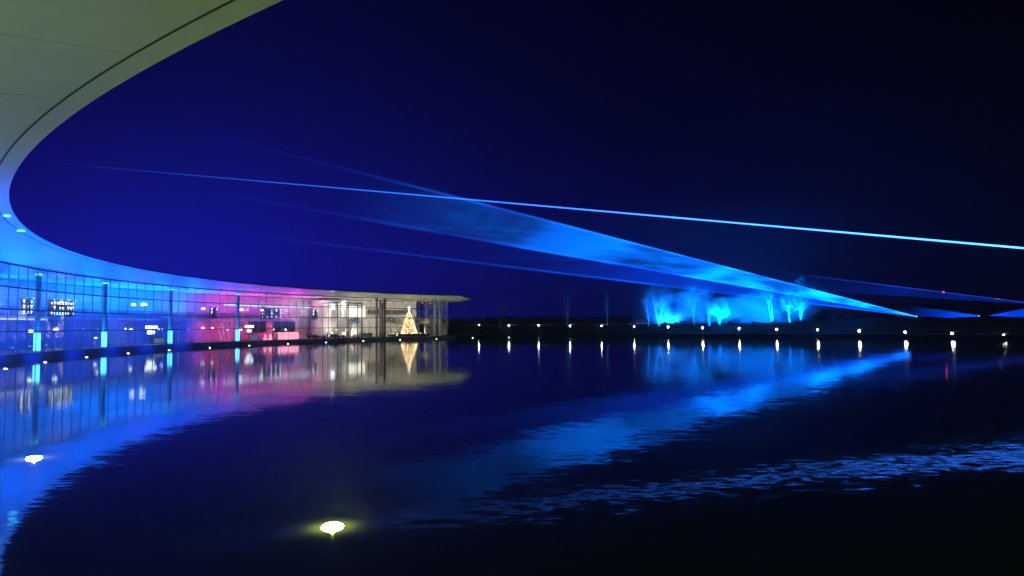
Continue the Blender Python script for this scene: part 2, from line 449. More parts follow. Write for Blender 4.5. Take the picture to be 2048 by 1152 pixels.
# bright strip under the gallery edge at the left, dimmer one above in the pink stretch
bpart(ring(MB(), 3.20, 3.72, [(R_GAL-.12, 4.50), (R_GAL-.12, 4.64), (R_GAL-.01, 4.64), (R_GAL-.01, 4.50)], 40), 'strip_light', M['strip'])
bpart(ring(MB(), hit(640, R_IN), hit(447, R_IN), [(R_IN-.25, 7.95), (R_IN-.25, 8.35), (R_IN-.02, 8.35), (R_IN-.02, 7.95)], 24), 'strip_light', M['strip'])

# interior and soffit lighting: added floods and washers whose fittings are unseen
def down(t, r, z, p, c, size=1.2): 
    q = P(t, r, z); light('AREA', 'ceiling_light', q, p, c, size=size, aim=q-Vector((0, 0, 1)))
def up_l(t, r, z, p, c, size=2.0):
    q = P(t, r, z); light('AREA', 'uplight', q, p, c, size=size, aim=P(t, r, z+6))
def wallwash(t, p, c):
    light('SPOT', 'wall_washer', P(t, R_FAC+3.0, 9.7), p, c, size=.3, spot=105, blend=.8, aim=P(t, R_IN+2, 2.0))
def gallery_wash(t, p, c):
    light('SPOT', 'gallery_washer', P(t, R_GAL+.4, 4.4), p, c, size=.2, spot=120, blend=.8, aim=P(t, R_IN+1, 1.0))
for px in (-420, -310, -210, -120, -40, 40, 115, 190, 260, 325, 390):
    up_l(hit(px, R_GAL+2), R_GAL+2.0, 5.3, 3400, (0, .15, 1)); wallwash(hit(px+10, R_FAC+3.5), 5200, (0, .05, 1))
    gallery_wash(hit(px+25, R_GAL+1), 2400, (0, .055, 1)); t = hit(px-10, R_FAC-1.2); q = P(t, R_FAC-1.2); a = P(t, R_FAC-5.5, 10.4)
    light('SPOT', 'soffit_floodlight', (q.x, q.y, 1.0), 8600, (.004, .095 if px < 200 else .055, 1), size=.4, spot=130, blend=.9, aim=a)
    t = hit(px-5, R_WATER-2); light('SPOT', 'riser_fill', P(t, R_WATER-2.0, .25), 260, (0, .03, 1), size=.1, spot=150, blend=.8, aim=P(t, R_WATER+1, .4))  # added unseen spot that lifts the black waterline riser to blue
for px in (462, 510, 556, 596):
    up_l(hit(px, R_GAL+2), R_GAL+2.0, 5.3, 800, (.8, .04, .55)); wallwash(hit(px, R_FAC+3.5), 1100, (.45, .05, 1))
    gallery_wash(hit(px, R_GAL+1), 1500, (1, .03, .35)); t = hit(px, R_FAC-1.2); q = P(t, R_FAC-1.2)
    light('SPOT', 'soffit_floodlight', (q.x, q.y, 1.0), 2000, (.30, .07, 1), size=.4, spot=120, blend=1, aim=P(t, R_FAC-4, 10.4))
t = hit(575, R_FAC); q = P(t, R_FAC-.8); light('SPOT', 'soffit_floodlight', (q.x, q.y, 1.0), 3200, (1, .03, .22), size=.3, spot=60, blend=1, aim=P(t, R_FAC-1, 10.4))
t = hit(818, R_FAC); q = P(t, R_FAC-.8); light('SPOT', 'soffit_floodlight', (q.x, q.y, 1.0), 900, (1, .4, .15), size=.3, spot=40, blend=1, aim=P(t, R_FAC-1, 10.4))
for px in (655, 705, 755, 805, 855):
    up_l(hit(px, R_FAC+4.5), R_FAC+4.5, 1.2, 600, (1, .82, .62)); wallwash(hit(px, R_FAC+4), 2200, (1, .82, .64))
# glowing discs that imitate bright glints on the roof soffit
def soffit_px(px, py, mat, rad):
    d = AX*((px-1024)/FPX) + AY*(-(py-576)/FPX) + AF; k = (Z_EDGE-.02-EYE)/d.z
    bpart(MB().lathe([(rad, 0), (rad*.9, -.05)], 12, (d.x*k, d.y*k, Z_EDGE-.03)), 'glint_disc', M[mat])
for px, py, mt, rad in [(14, 431, 'cyan', .22), (42, 461, 'cyan_glint', .28), (393, 561, 'pale_glint', .3), (480, 569, 'pale_glint', .3), (560, 576, 'pale_glint', .45), (665, 582, 'pale_glint', .45), (750, 587, 'pale_glint', .45), (829, 590, 'pale_glint', .4)]:
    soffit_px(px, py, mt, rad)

# stair drum with frame and bright landing behind it
def cyl_part(name, t, r, rad, z0, z1, mat, parent=B, n=24):
    q = P(t, r); return bpart(MB().lathe([(rad, z0), (rad, z1)], n, (q.x, q.y, 0)), name, mat)
q = P(2.545, R_FAC+5.0)
mb = MB()
for z in (8.9, 8.2):
    mb.tube([(q.x+4.7*cos(a), q.y+4.7*sin(a), z) for a in arc(0, 2*pi, 32)], .09, 6)
for k in range(12):
    a = 2*pi*k/12; mb.box(q.x+4.7*cos(a)-.08, q.x+4.7*cos(a)+.08, q.y+4.7*sin(a)-.08, q.y+4.7*sin(a)+.08, DECK, 8.9)
bpart(mb, 'stair_drum_frame', M['metal'])
mb = MB(); 
for k in range(14):
    a0 = .4*k; z = DECK+.3+.32*k
    mb.box(q.x+2.2*cos(a0)-1.1, q.x+2.2*cos(a0)+1.1, q.y+2.2*sin(a0)-.4, q.y+2.2*sin(a0)+.4, z, z+.1)
bpart(mb, 'spiral_stair', M['column'], kind='stuff')
q = P(2.545, R_FAC+10.0)
o = bpart(MB().lathe([(4.2, DECK), (4.2, 9.6)], 32, (q.x, q.y, 0)), 'lift_drum', M['cloth'])
def facing_box(t, r, w, z0, z1, d=.1):
    """box standing square to the radius"""
    mb = MB(); c = P(t, r); n = (P(t, r+1)-c); s_ = Vector((-n.y, n.x, 0))
    mb.v = [tuple(c + s_*sx*w/2 + n*dd + Vector((0, 0, z))) for z in (z0, z1) for sx, dd in ((-1, 0), (1, 0), (1, d), (-1, d))]
    mb.f = [(3,2,1,0),(4,5,6,7),(0,1,5,4),(1,2,6,5),(2,3,7,6),(3,0,4,7)]
    return mb
M['landing_glow'] = emat('landing_glow', (1, .93, .75), 1.7)
bpart(facing_box(2.507, R_FAC+5.1, 5.6, 5.6, 8.4), 'lit_landing_wall', M['landing_glow'])  # warm lamplight on the landing wall, put in as emission
bpart(facing_box(2.570, R_FAC+5.0, 1.1, 7.4, 8.6), 'landing_window', M['white_light'])
o = bpart(facing_box(2.498, R_FAC+5.2, 5.0, .75, 5.0), 'reception_wall', M['cloth'])
for k in range(3):
    c = facing_box(2.507-.006*(k-1)*1.6, R_FAC+5.14, .55, 3.6, 3.72, .02); c.build('wall_letter_dash', M['dark_metal'], o)
bpart(facing_box(2.43, R_FAC+6, 1.0, DECK, 10.0, .8), 'pillar', M['dark_wall'])
o = bpart(facing_box(2.37, R_IN-1, 14, 6.6, 7.7, .8), 'bridge_parapet', M['dark_wall'])
for k in range(9):
    q = P(2.30+.022*k, R_FAC+6, 9.6)
    bpart(MB().lathe([(.16, 0), (.16, .06)], 10, (q.x, q.y, 9.5)), 'downlight', M['warm_light'])

FL = DECK+.03
def spot_xy(px, r): return P(hit(px, r), r)

# ------------------------------------------------------------------ things inside the building
# Christmas tree
q = spot_xy(818, R_FAC+4.5)
ct = empty('christmas_tree', (q.x, q.y, FL+.62)); tag(ct, 'tall Christmas tree wrapped in warm fairy lights behind the glass near the building end', 'christmas tree')
MB().lathe([(.22, 0), (.18, .8)], 10).build('trunk', M['bark'], ct)
mb = MB(); rnd = random.Random(3)
for lay in range(16):
    z = .5+lay*.36; r = 1.9*(1-lay/17.0)**.9+.12
    n = max(6, int(20*r/2.2)+4)
    for k in range(n):
        a = 2*pi*(k+rnd.random())/n; rr = r*rnd.uniform(.8, 1.08)
        mb.tube([(.05*cos(a), .05*sin(a), z+.3), (rr*.6*cos(a), rr*.6*sin(a), z+.02), (rr*cos(a), rr*sin(a), z-.22)], [.05, .13, .02], 4)
        for h in (.5, .75):
            for sd in (-.5, .5):
                mb.tube([(rr*h*cos(a), rr*h*sin(a), z), (rr*(h+.2)*cos(a+sd*.5), rr*(h+.2)*sin(a+sd*.5), z-.18)], [.07, .02], 3)
mb.build('branches', M['leaf'], ct)
mb = MB(); nl = 1100
for k in range(nl):
    u = k/nl; z = .3+6.1*u; u = u**1.25; z = .25+6.1*u; r = (1.95*(1-u)**.95+.12)*rnd.uniform(.75, 1.06); a = (u*2*pi*9+rnd.uniform(-.2, .2)) if k % 4 == 0 else rnd.uniform(0, 2*pi)
    mb.ball((r*cos(a), r*sin(a), z-.1+rnd.uniform(-.12, .12)), rnd.uniform(.03, .075), 4, 3)
o = mb.build('fairy_lights', M['fairy'], ct); o['kind'] = 'stuff'
mb = MB(); sv = []
for i in range(10):
    a = pi/2+i*pi/5; r = .42 if i % 2 == 0 else .18; sv.append((r*cos(a), -.05, 6.75+r*sin(a)))
mb.v = sv+[(x, .05, z) for x, y, z in sv]; mb.f = [tuple(range(10)), tuple(range(19, 9, -1))]+[(i, i+10, (i+1) % 10+10, (i+1) % 10) for i in range(10)]
mb.build('star', M['white_light'], ct)
g = P(hit(818, R_FAC+.6), R_FAC+.6, 1.0); light('SPOT', 'tree_glow', g, 2200, (1, .50, .28), size=.2, spot=60, aim=(q.x, q.y, 4.5))
# plinth with snow-white presents along it
pl = empty('display_plinth', (q.x, q.y, FL)); tag(pl, 'dark low platform carrying the Christmas tree and white parcels', 'platform')
mb = MB(); mb.box(-5.6, 5.6, -1.6, 1.6, 0, .6); o = mb.build('platform_top', M['dark_wall'], pl)
ang = hit(818, R_FAC+4.5)+pi/2; pl.rotation_euler = (0, 0, ang)
rnd = random.Random(11)
for k in range(18):
    x = rnd.uniform(2.0, 5.4)*(-1 if k % 2 else 1); y = rnd.uniform(-1.4, -.2)
    s_ = rnd.uniform(.28, .55); h = rnd.uniform(.2, .55)
    wx = q.x + x*cos(ang)-y*sin(ang); wy = q.y + x*sin(ang)+y*cos(ang)
    g = empty('present', (wx, wy, FL+.6), rnd.uniform(0, 1.5)); tag(g, 'white wrapped present on the platform %s of the Christmas tree' % ('right' if k % 2 == 0 else 'left'), 'present', 'presents %s of the Christmas tree' % ('right' if k % 2 == 0 else 'left'))
    MB().box(-s_/2, s_/2, -s_/2, s_/2, 0, h).build('parcel', M['cloth'], g)
    mb = MB().box(-s_/2-.01, s_/2+.01, -.03, .03, 0, h+.01).box(-.03, .03, -s_/2-.01, s_/2+.01, 0, h+.012)
    mb.ball((0, 0, h+.05), .08, 6, 4); mb.build('ribbon', M['gold'], g)
MB().box(-5.2, 5.2, -1.5, -1.42, .62, .68).build('edge_light', M['warm_light'], pl)

# potted indoor trees
def potted(px, r, hgt, rad, label, seed, col=None):
    q = spot_xy(px, r); o = empty('potted_tree', (q.x, q.y, FL)); tag(o, label, 'potted tree', 'potted trees in the glass hall')
    MB().lathe([(.35, 0), (.48, .6), (.42, .62), (.40, .55)], 12).build('pot', M['column'], o)
    MB().tube([(0, 0, .5), (.05, 0, hgt*.5), (0, .05, hgt*.8)], [.09, .07, .05], 6).build('trunk', M['bark'], o)
    rn = random.Random(seed); mb = MB()
    for k in range(420):
        a = rn.uniform(0, 2*pi); u = rn.uniform(-1, 1); rr = rn.random()**.45
        c = Vector((rad*rr*math.sqrt(1-u*u)*cos(a), rad*rr*math.sqrt(1-u*u)*sin(a), hgt+.62*rad*rr*u))
        d1 = Vector((rn.gauss(0, 1), rn.gauss(0, 1), rn.gauss(0, 1))).normalized()*.17; d2 = d1.cross(Vector((rn.random(), rn.random(), 1))).normalized()*.08
        b = len(mb.v); mb.v += [tuple(c-d1), tuple(c+d2), tuple(c+d1), tuple(c-d2)]; mb.f.append((b, b+1, b+2, b+3))
    mb.build('foliage', M['leaf'] if col is None else col, o)
    return o
M['leaf_light'] = pmat('leaf_light', (.20, .24, .08), .6, noise=.4, scale=6)
potted(708, R_FAC+3.6, 4.0, 1.5, 'dark leafed potted tree in front of the cream drum wall', 1)
light('SPOT', 'tree_spot', P(hit(711, R_FAC+1.8), R_FAC+1.8, 1.0), 700, (0, 0.3, 1), size=.12, spot=70, aim=P(hit(711, R_FAC+3.6), R_FAC+3.6, 4.6))
potted(780, R_FAC+6.5, 4.2, 1.6, 'dark potted tree just left of the pale yellow bushy tree', 2)
potted(794, R_FAC+6.0, 3.9, 1.9, 'pale yellow green bushy potted tree left of the Christmas tree', 3, M['leaf_light'])
light('SPOT', 'tree_spot', P(hit(794, R_FAC+3.0), R_FAC+3.0, 1.0), 1600, (1, 0.9, 0.6), size=.12, spot=70, aim=P(hit(794, R_FAC+6), R_FAC+6, 4.6))
potted(836, R_FAC+6.0, 4.2, 1.7, 'blue lit potted tree right of the Christmas tree', 4)
light('SPOT', 'tree_spot', P(hit(837, R_FAC+3.0), R_FAC+3.0, 1.0), 2200, (0, 0.3, 1), size=.12, spot=70, aim=P(hit(837, R_FAC+6), R_FAC+6, 4.8))
potted(849, R_FAC+6.0, 4.0, 1.5, 'greyish potted tree between the blue lit tree and the end columns', 5, M['leaf_light'])

# bars with lit boards (three)
def bar(px, r, w, name, label, lm, board=True):
    t = hit(px, r); q = P(t, r); o = empty(name, (q.x, q.y, FL), t+pi/2); tag(o, label, 'bar')
    # local -y... faces the lake when rotated by t + 90 degrees: +y points to the lake
    mb = MB().box(-w/2, w/2, .3, .9, 0, 1.05); mb.build('counter', M['wall'], o)
    MB().box(-w/2-.05, w/2+.05, .2, 1.0, 1.06, 1.12).build('counter_top', M['dark_metal'], o)
    MB().box(-w/2+.2, w/2-.2, .905, .93, .15, .95).build('lit_front', lm, o)
    if board:
        MB().box(-w/2, w/2, -.6, -.5, 2.55, 3.0).build('lit_sign_board', M['white_light'], o)
        mb = MB()
        for z in (1.5, 2.0): mb.box(-w/2, w/2, -.7, -.4, z, z+.04)
        for k in range(9):
            x = -w/2+.3+k*(w-.6)/8
            for z in (1.54, 2.04): mb.lathe([(.05, 0), (.05, .22), (.02, .3)], 6, (x, -.55, z))
        mb.build('bottle_shelf', M['metal'], o)
        MB().box(-w/2+.4, w/2-.6, -.68, -.66, 1.5, 2.3).build('back_light', M['white_light'], o)
    return o
M['pale_glow'] = emat('pale_glow', (.45, .6, 1), .35)
bar(309, R_FAC+6, 3.0, 'drinks_bar', 'small bar under a glowing white board in the blue part of the hall', M['pale_glow'])
bar(503, R_FAC+6, 2.4, 'drinks_bar', 'small bar under a glowing white board right of the last cyan column', M['pale_glow'])
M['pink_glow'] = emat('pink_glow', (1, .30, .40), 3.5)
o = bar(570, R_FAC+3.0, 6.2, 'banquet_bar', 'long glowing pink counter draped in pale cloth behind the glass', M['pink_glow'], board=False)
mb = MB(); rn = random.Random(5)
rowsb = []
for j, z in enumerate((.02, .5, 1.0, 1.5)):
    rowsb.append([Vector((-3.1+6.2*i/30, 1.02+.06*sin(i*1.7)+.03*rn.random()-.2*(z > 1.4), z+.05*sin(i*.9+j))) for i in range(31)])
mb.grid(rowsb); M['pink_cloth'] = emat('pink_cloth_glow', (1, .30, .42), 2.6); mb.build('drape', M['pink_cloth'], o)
light('SPOT', 'bar_spot', P(hit(570, R_FAC+1), R_FAC+1.0, 5.0), 900, (1, .25, .4), size=.2, spot=80, aim=P(hit(570, R_FAC+3), R_FAC+3.0, .8))
light('SPOT', 'stage_glow', P(hit(455, R_FAC+1.5), R_FAC+1.5, .9), 3500, (1, .10, .35), size=.2, spot=70, aim=P(hit(455, R_GAL), R_GAL, 2.8))
# slanting pink scenery panels by the last cyan column
t = hit(455, R_GAL-.6); q = P(t, R_GAL-.6)
sceny = empty('stage_scenery', (q.x, q.y, FL), t+pi/2); tag(sceny, 'pink and white lit slanting scenery panels left of the last cyan column', 'scenery')
for k, (x, sl, h, mt) in enumerate([(-2.2, .5, 3.9, 'cloth'), (-1.0, .7, 3.9, 'cloth'), (.2, .9, 3.6, 'cloth'), (1.4, .7, 3.0, 'cloth')]):
    mb = MB(); 
    mb.v = [(x+a+sl*z*.35, y, z) for z in (0.02, h) for a, y in ((0, 0), (.7, 0), (.7, .12), (0, .12))]
    mb.f = [(3,2,1,0),(4,5,6,7),(0,1,5,4),(1,2,6,5),(2,3,7,6),(3,0,4,7)]
    mb.build('panel', M[mt], sceny)
# cocktail tables
def table(px, r, label, lit):
    q = spot_xy(px, r); o = empty('cocktail_table', (q.x, q.y, FL)); tag(o, label, 'table', 'tall tables by the pink bar')
    if lit:
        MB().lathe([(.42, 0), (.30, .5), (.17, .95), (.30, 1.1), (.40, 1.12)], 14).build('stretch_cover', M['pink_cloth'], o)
        MB().lathe([(.42, 1.125), (.42, 1.15)], 14).build('table_top', M['cloth'], o)
    else:
        MB().lathe([(.3, 0), (.3, .03), (.04, .05), (.04, 1.1)], 12).build('stem', M['metal'], o)
        MB().lathe([(.5, 1.1), (.5, 1.16)], 16).build('table_top', M['cloth'], o)
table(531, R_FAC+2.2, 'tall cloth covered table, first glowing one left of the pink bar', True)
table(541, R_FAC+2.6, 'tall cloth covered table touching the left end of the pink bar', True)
table(517, R_FAC+2.4, 'tall table with round top on a thin stem left of the glowing tables', False)

M['soft_lamp'] = emat('soft_lamp', (.6, .85, 1), 6)
# dark screens hanging behind the pink bar
for px, wd, lb in ((568, 6.4, 'wide dark violet screen behind the glowing pink bar'), (515, 5.0, 'dark blue screen left of the pink bar behind the tall tables')):
    t = hit(px, R_FAC+7); q = P(t, R_FAC+7); o = empty('hanging_screen', (q.x, q.y, FL), t+pi/2); tag(o, lb, 'screen')
    MB().box(-wd/2, wd/2, -.05, .05, 1.5, 3.75).build('panel', M['dark_wall'], o)
    mb = MB().box(-wd/2-.06, -wd/2-.005, -.08, .08, 0, 3.8); mb.box(wd/2+.005, wd/2+.06, -.08, .08, 0, 3.8); mb.box(-wd/2, wd/2, -.08, .08, 3.76, 3.84); mb.build('frame', M['dark_metal'], o)
# trophy cabinets on the gallery
def cabinet(px, r, z, w, label, n):
    t = hit(px, r); q = P(t, r); o = empty('trophy_cabinet', (q.x, q.y, z), t+pi/2); tag(o, label, 'cabinet')
    MB().box(-w/2, w/2, -.55, -.5, 0, 2.4).build('back_panel', M['dark_wall'], o)
    for zz in (.3, 1.0, 1.7):
        MB().box(-w/2, w/2, -.49, .1, zz, zz+.04).build('shelf', M['metal'], o)
    rn = random.Random(n); mb = MB()
    for k in range(n):
        x = -w/2+.3+k*(w-.6)/max(1, n-1)
        for zz in (.345, 1.045, 1.745):
            if rn.random() < .8:
                s_ = rn.uniform(.7, 1.2); mb.lathe([(.12*s_, 0), (.04*s_, .1*s_), (.05*s_, .2*s_), (.15*s_, .38*s_)], 7, (x, -.2, zz))
    c = mb.build('trophies', M['white_light'], o); c['kind'] = 'stuff'  # cups glow: the cabinet light on them is put into their material
    for k in range(max(2, n//2)):
        x = -w/2+.4+k*(w-.8)/max(1, n//2-1)
        MB().lathe([(.13, 0), (.13, .05)], 8, (x, .1, 2.35)).build('downlight', M['soft_lamp'], o)
    return o
cabinet(128, R_GAL+1.5, 5.06, 5.5, 'wide lit trophy cabinet on the gallery at the left with rows of small bright cups', 9)
cabinet(58, R_GAL+1.5, 5.06, 2.2, 'narrow lit cabinet on the gallery left of the wide trophy cabinet', 3)
cabinet(430, R_GAL+1.5, 5.06, 2.0, 'small lit cabinet on the gallery left of the last cyan column', 2)
cabinet(545, R_GAL+1.5, 5.06, 6.0, 'lit cabinet on the gallery above the pink bar', 5)
cabinet(632, R_GAL+1.5, 5.06, 1.8, 'narrow bright cabinet on the gallery left of the stair drum', 2)

# ceiling and gallery spot lamps: round bright discs
def disc_lamp(px, r, z, rad, label, mat='lens_white', flat=.5, grp='small bright lamps in the glass hall'):
    q = spot_xy(px, r); o = empty('ceiling_lamp', (q.x, q.y, z)); tag(o, label, 'lamp', grp)
    MB().lathe([(rad*.5, .10), (rad*1.05, .08), (rad*1.05, 0)], 12).build('housing', M['dark_metal'], o)
    MB().ball((0, 0, 0), rad, 12, 6, sz=flat).build('bulb', M[mat], o)
    MB().tube([(0, 0, .08), (0, 0, .9)], .02, 4).build('stem', M['dark_metal'], o)
M['soft_lamp'] = emat('soft_lamp', (.75, .95, 1), 6)
for px, r, z, rad, lab in [
    (112, 118, 3.3, .34, 'oval lamp hanging in the lower hall between the first two cyan columns'),
    (62, 118, 3.05, .34, 'oval lamp just left of the first cyan column'),
    (196, 118, 3.1, .24, 'small oval lamp touching the left side of the second cyan column'),
    (192, 118, 2.0, .24, 'low oval lamp left of the second cyan column'),
    (262, 118, 3.2, .28, 'oval lamp in the lower hall between the second and third cyan columns'),
    (324, 118, 3.1, .28, 'oval lamp right of the first glowing bar board'),
    (267, 118, 7.1, .42, 'left one of two bright round lamps on the gallery above the second bay'),
    (287, 118, 7.2, .52, 'right and larger one of two bright round lamps on the gallery above the second bay'),
    (406, 118, 6.9, .40, 'round lamp on the gallery between the last two cyan columns'),
    (406, 118, 3.3, .34, 'round lamp in the lower hall between the last two cyan columns'),
    (425, 118, 3.3, .28, 'round lamp in the lower hall beside the pink scenery'),
    (483, 118, 6.9, .45, 'bright oval lamp on the gallery right of the last cyan column'),
    (524, 118, 6.9, .38, 'oval lamp on the gallery above the cocktail tables'),
    (664, 116, 1.9, .26, 'upper one of two small lamps left of the stair drum foot'),
    (659, 116, 1.2, .26, 'lower one of two small lamps left of the stair drum foot')]:
    disc_lamp(px, r, z, rad, lab, 'soft_lamp')
disc_lamp(572, 118, 6.9, .5, 'rosy oval lamp on the gallery above the pink bar', 'pink_light')
disc_lamp(494, 118, 6.9, .4, 'rosy oval lamp on the gallery right of the last cyan column', 'pink_light')
disc_lamp(606, 118, 6.8, .4, 'rosy oval lamp on the gallery left of the stair drum', 'pink_light')

# display racing cars
def race_car(px, r, label, seed):
    t = hit(px, r); q = P(t, r); o = empty('racing_car', (q.x, q.y, FL), t+pi/2+.1); tag(o, label, 'car')
    body = MB(); prof = [(-2.4, .12, .25, .12), (-1.6, .22, .45, .12), (-.6, .34, .62, .12), (.3, .42, .95, .10), (1.2, .38, .85, .12), (2.2, .15, .5, .2)]
    rowsc = []
    for x, hw, top, bot in prof:
        rowsc.append([Vector((x, hw*cos(a), (top+bot)/2+(top-bot)/2*sin(a))) for a in arc(0, 2*pi*11/12, 11)])
    body.grid(rowsc, closed=True); body.f += [tuple(range(12)), tuple(range(5*12, 6*12))]
    body.build('body', M['black'], o, True)
    MB().box(-2.75, -2.35, -.9, .9, .12, .18).build('front_wing', M['black'], o)
    mb = MB().box(2.1, 2.5, -.55, .55, 1.0, 1.06); mb.box(2.1, 2.5, -.58, -.55, .5, 1.1); mb.box(2.1, 2.5, .55, .58, .5, 1.1); mb.build('rear_wing', M['black'], o)
    for x in (-1.7, 1.6):
        for y in (-.8, .8):
            mb = MB(); mb.lathe([(.2, -.17), (.33, -.16), (.33, .16), (.2, .17)], 16)
            mb.v = [(x+a, y+c, .33+b) for a, b, c in mb.v]; mb.build('wheel', M['black'], o)
            MB().tube([(x, y*.25, .35), (x, y*.85, .34)], .03, 5).build('axle', M['metal'], o)
race_car(632, R_FAC+2.6, 'dark open wheeled racing car behind the glass right of the pink bar', 1)
race_car(672, R_FAC+2.6, 'dark open wheeled racing car at the foot of the stair drum', 2)

# reception planters in front of the cream wall
mb_src = None
for k, px in enumerate((727, 734, 741)):
    q = spot_xy(px, R_FAC+2.2); o = empty('planter', (q.x, q.y, FL)); tag(o, 'low planter before the cream reception wall, %s of three' % ('leftmost', 'middle', 'rightmost')[k], 'planter', 'planters by the reception wall')
    MB().box(-.5, .5, -.25, .25, 0, .5).build('box', M['column'], o)
    rn = random.Random(k); mb = MB()
    for j in range(60):
        a = rn.uniform(0, 2*pi); mb.tube([(rn.uniform(-.4, .4), rn.uniform(-.2, .2), .45), (rn.uniform(-.6, .6), rn.uniform(-.3, .3), rn.uniform(.7, 1.1))], [.05, .01], 3)
    mb.build('leaves', M['leaf'], o)
# palm-like dark plant on the gallery rail
q = spot_xy(530, R_GAL+.6); o = empty('gallery_plant', (q.x, q.y, 5.05)); tag(o, 'dark spiky plant standing on the gallery above the cocktail tables', 'plant')
MB().lathe([(.3, 0), (.4, .7)], 10).build('pot', M['black'], o)
mb = MB()
for k in range(14):
    a = k*2.4; h = 1.5+.9*((k*7) % 5)/5
    mb.tube([(0, 0, .6), (.35*cos(a), .35*sin(a), .6+h*.6), (.75*cos(a), .75*sin(a), .8+h)], [.10, .13, .03], 4)
mb.build('leaves', M['black'], o)

# ------------------------------------------------------------------ underwater lamps
ulab = {0: 'large yellow white underwater lamp nearest the camera', 1: 'large yellow white underwater lamp near the left edge of the photo'}
src = None; far_t = [3.54554-.1083*k for k in range(14)]
near_t = [4.12444, 4.01614, 4.2327, 3.908, 3.80, 3.69]
for i, t in enumerate(near_t+far_t):
    q = P(t, RL); near = i < 6
    if i < 2:
        d = AX*(((665, 68)[i]-1024)/FPX) + AY*(-((1054, 917)[i]-576)/FPX) + AF; q = Vector((0, 0, EYE)) + d*(-EYE/d.z)
    if i in (0, 6):
        o = empty('underwater_lamp', (q.x, q.y, 0))
        s_ = .92 if near else 1.0
        MB().lathe([(.20*s_, -.30), (.27*s_, -.2), (.27*s_, -.02), (.21*s_, -.01), (.20*s_, -.05)], 24).build('housing', M['metal'], o)
        MB().ball((0, 0, .0), .19*s_*(1 if near else .68), 20, 8, sz=.35).build('lens', M['lens_near' if near else 'lens_small'], o)
        mb = MB(); 
        for k in range(4):
            a = pi/4+pi/2*k; mb.tube([(.25*cos(a)*s_, .25*sin(a)*s_, -.05), (.30*cos(a)*s_, .30*sin(a)*s_, -.5)], .02, 5)
        mb.build('bracket', M['metal'], o); src = o
    else:
        o = copy_tree(src); o.location = (q.x, q.y, 0)
    k = i-6
    lab = ulab.get(i) or (['', '', 'large yellow underwater lamp beside the terrace, right below the camera', 'yellow underwater lamp outside the left edge, nearest to the visible large one', 'yellow underwater lamp outside the left edge, middle of the hidden three', 'yellow underwater lamp outside the left edge, next to the blue hall'][i] if near else
        'small underwater lamp in the lake, ' + ['first from the left edge', 'second from the left edge', 'third from the left edge', 'below the second bay of the blue hall', 'just right of the third cyan column reflection', 'between the third and last cyan columns', 'right of the last cyan column', 'in front of the pink bar', 'below the racing cars', 'below the stair drum', 'below the Christmas tree left side', 'before the end columns of the building', 'first beyond the building end', 'second beyond the building end'][k])
    tag(o, lab, 'underwater lamp', 'underwater lamps round the lake edge')
    if near:
        a = P(t, RL+3.5, 10)
        light('SPOT', 'lamp_spill', (q.x, q.y, .08), 95, (1, 1, .16), size=.022, spot=172, blend=.2, aim=(q.x, q.y, -1))
        light('SPOT', 'lamp_beam', (q.x, q.y, .30), 240 if i < 3 else 130, (.20, .90, .62), size=.15, spot=150, blend=1, aim=a)
    elif k >= 9:
        light('SPOT', 'lamp_beam', (q.x, q.y, .30), 700, (.75, 1, .6), size=.15, spot=150, blend=1, aim=P(t, RL+2.5, 10))

# ------------------------------------------------------------------ lamps along the far shore
src = None
for i, p in enumerate(lamp_pos):
    zb = .56
    if src is None:
        o = empty('shore_lamp', (p.x, p.y, p.z)); src = o
        MB().tube([(0, 0, -2.6), (0, 0, -.18)], .06, 6).build('post', M['metal'], o)
        mb = MB().lathe([(.10, -.2), (.30, -.1), (.34, .12), (.12, .26)], 14); mb.build('housing', M['metal'], o)
        MB().ball((0, -.22, .02), .20, 14, 8).build('bulb', M['lens_white'], o)
        MB().box(-1.1, 1.3, -.03, .03, .44, .49).build('cross_bar', M['metal'], o)
        MB().box(-1.1, -1.0, -.04, .04, -.1, .44).build('hanger', M['metal'], o)
        MB().tube([(0, 0, .24), (0, 0, .43)], .04, 5).build('neck', M['metal'], o)
    else: o = copy_tree(src)
    o.location = p; o.rotation_euler = (0, 0, -math.atan2(p.x, p.y)*.9); o.scale = [(.8, .82, .78, .88, .80, .92, 1.0, .95, .9, .95, .9, 1.05, .85, .95, 1.0)[i]]*3
    words = ['first', 'second', 'third', 'fourth', 'fifth', 'sixth', 'seventh', 'eighth', 'ninth', 'tenth', 'eleventh', 'twelfth', 'thirteenth', 'fourteenth', 'fifteenth']
    tag(o, 'white lamp at the far shore, %s from the building end%s' % (words[i], ', nearest the right edge' if i == 14 else ''), 'lamp', 'lamps along the far shore')
    light('POINT', 'lamp_light', (p.x-.1, p.y-.75, p.z+.1), 45, (.85, 1, .95), size=.15)

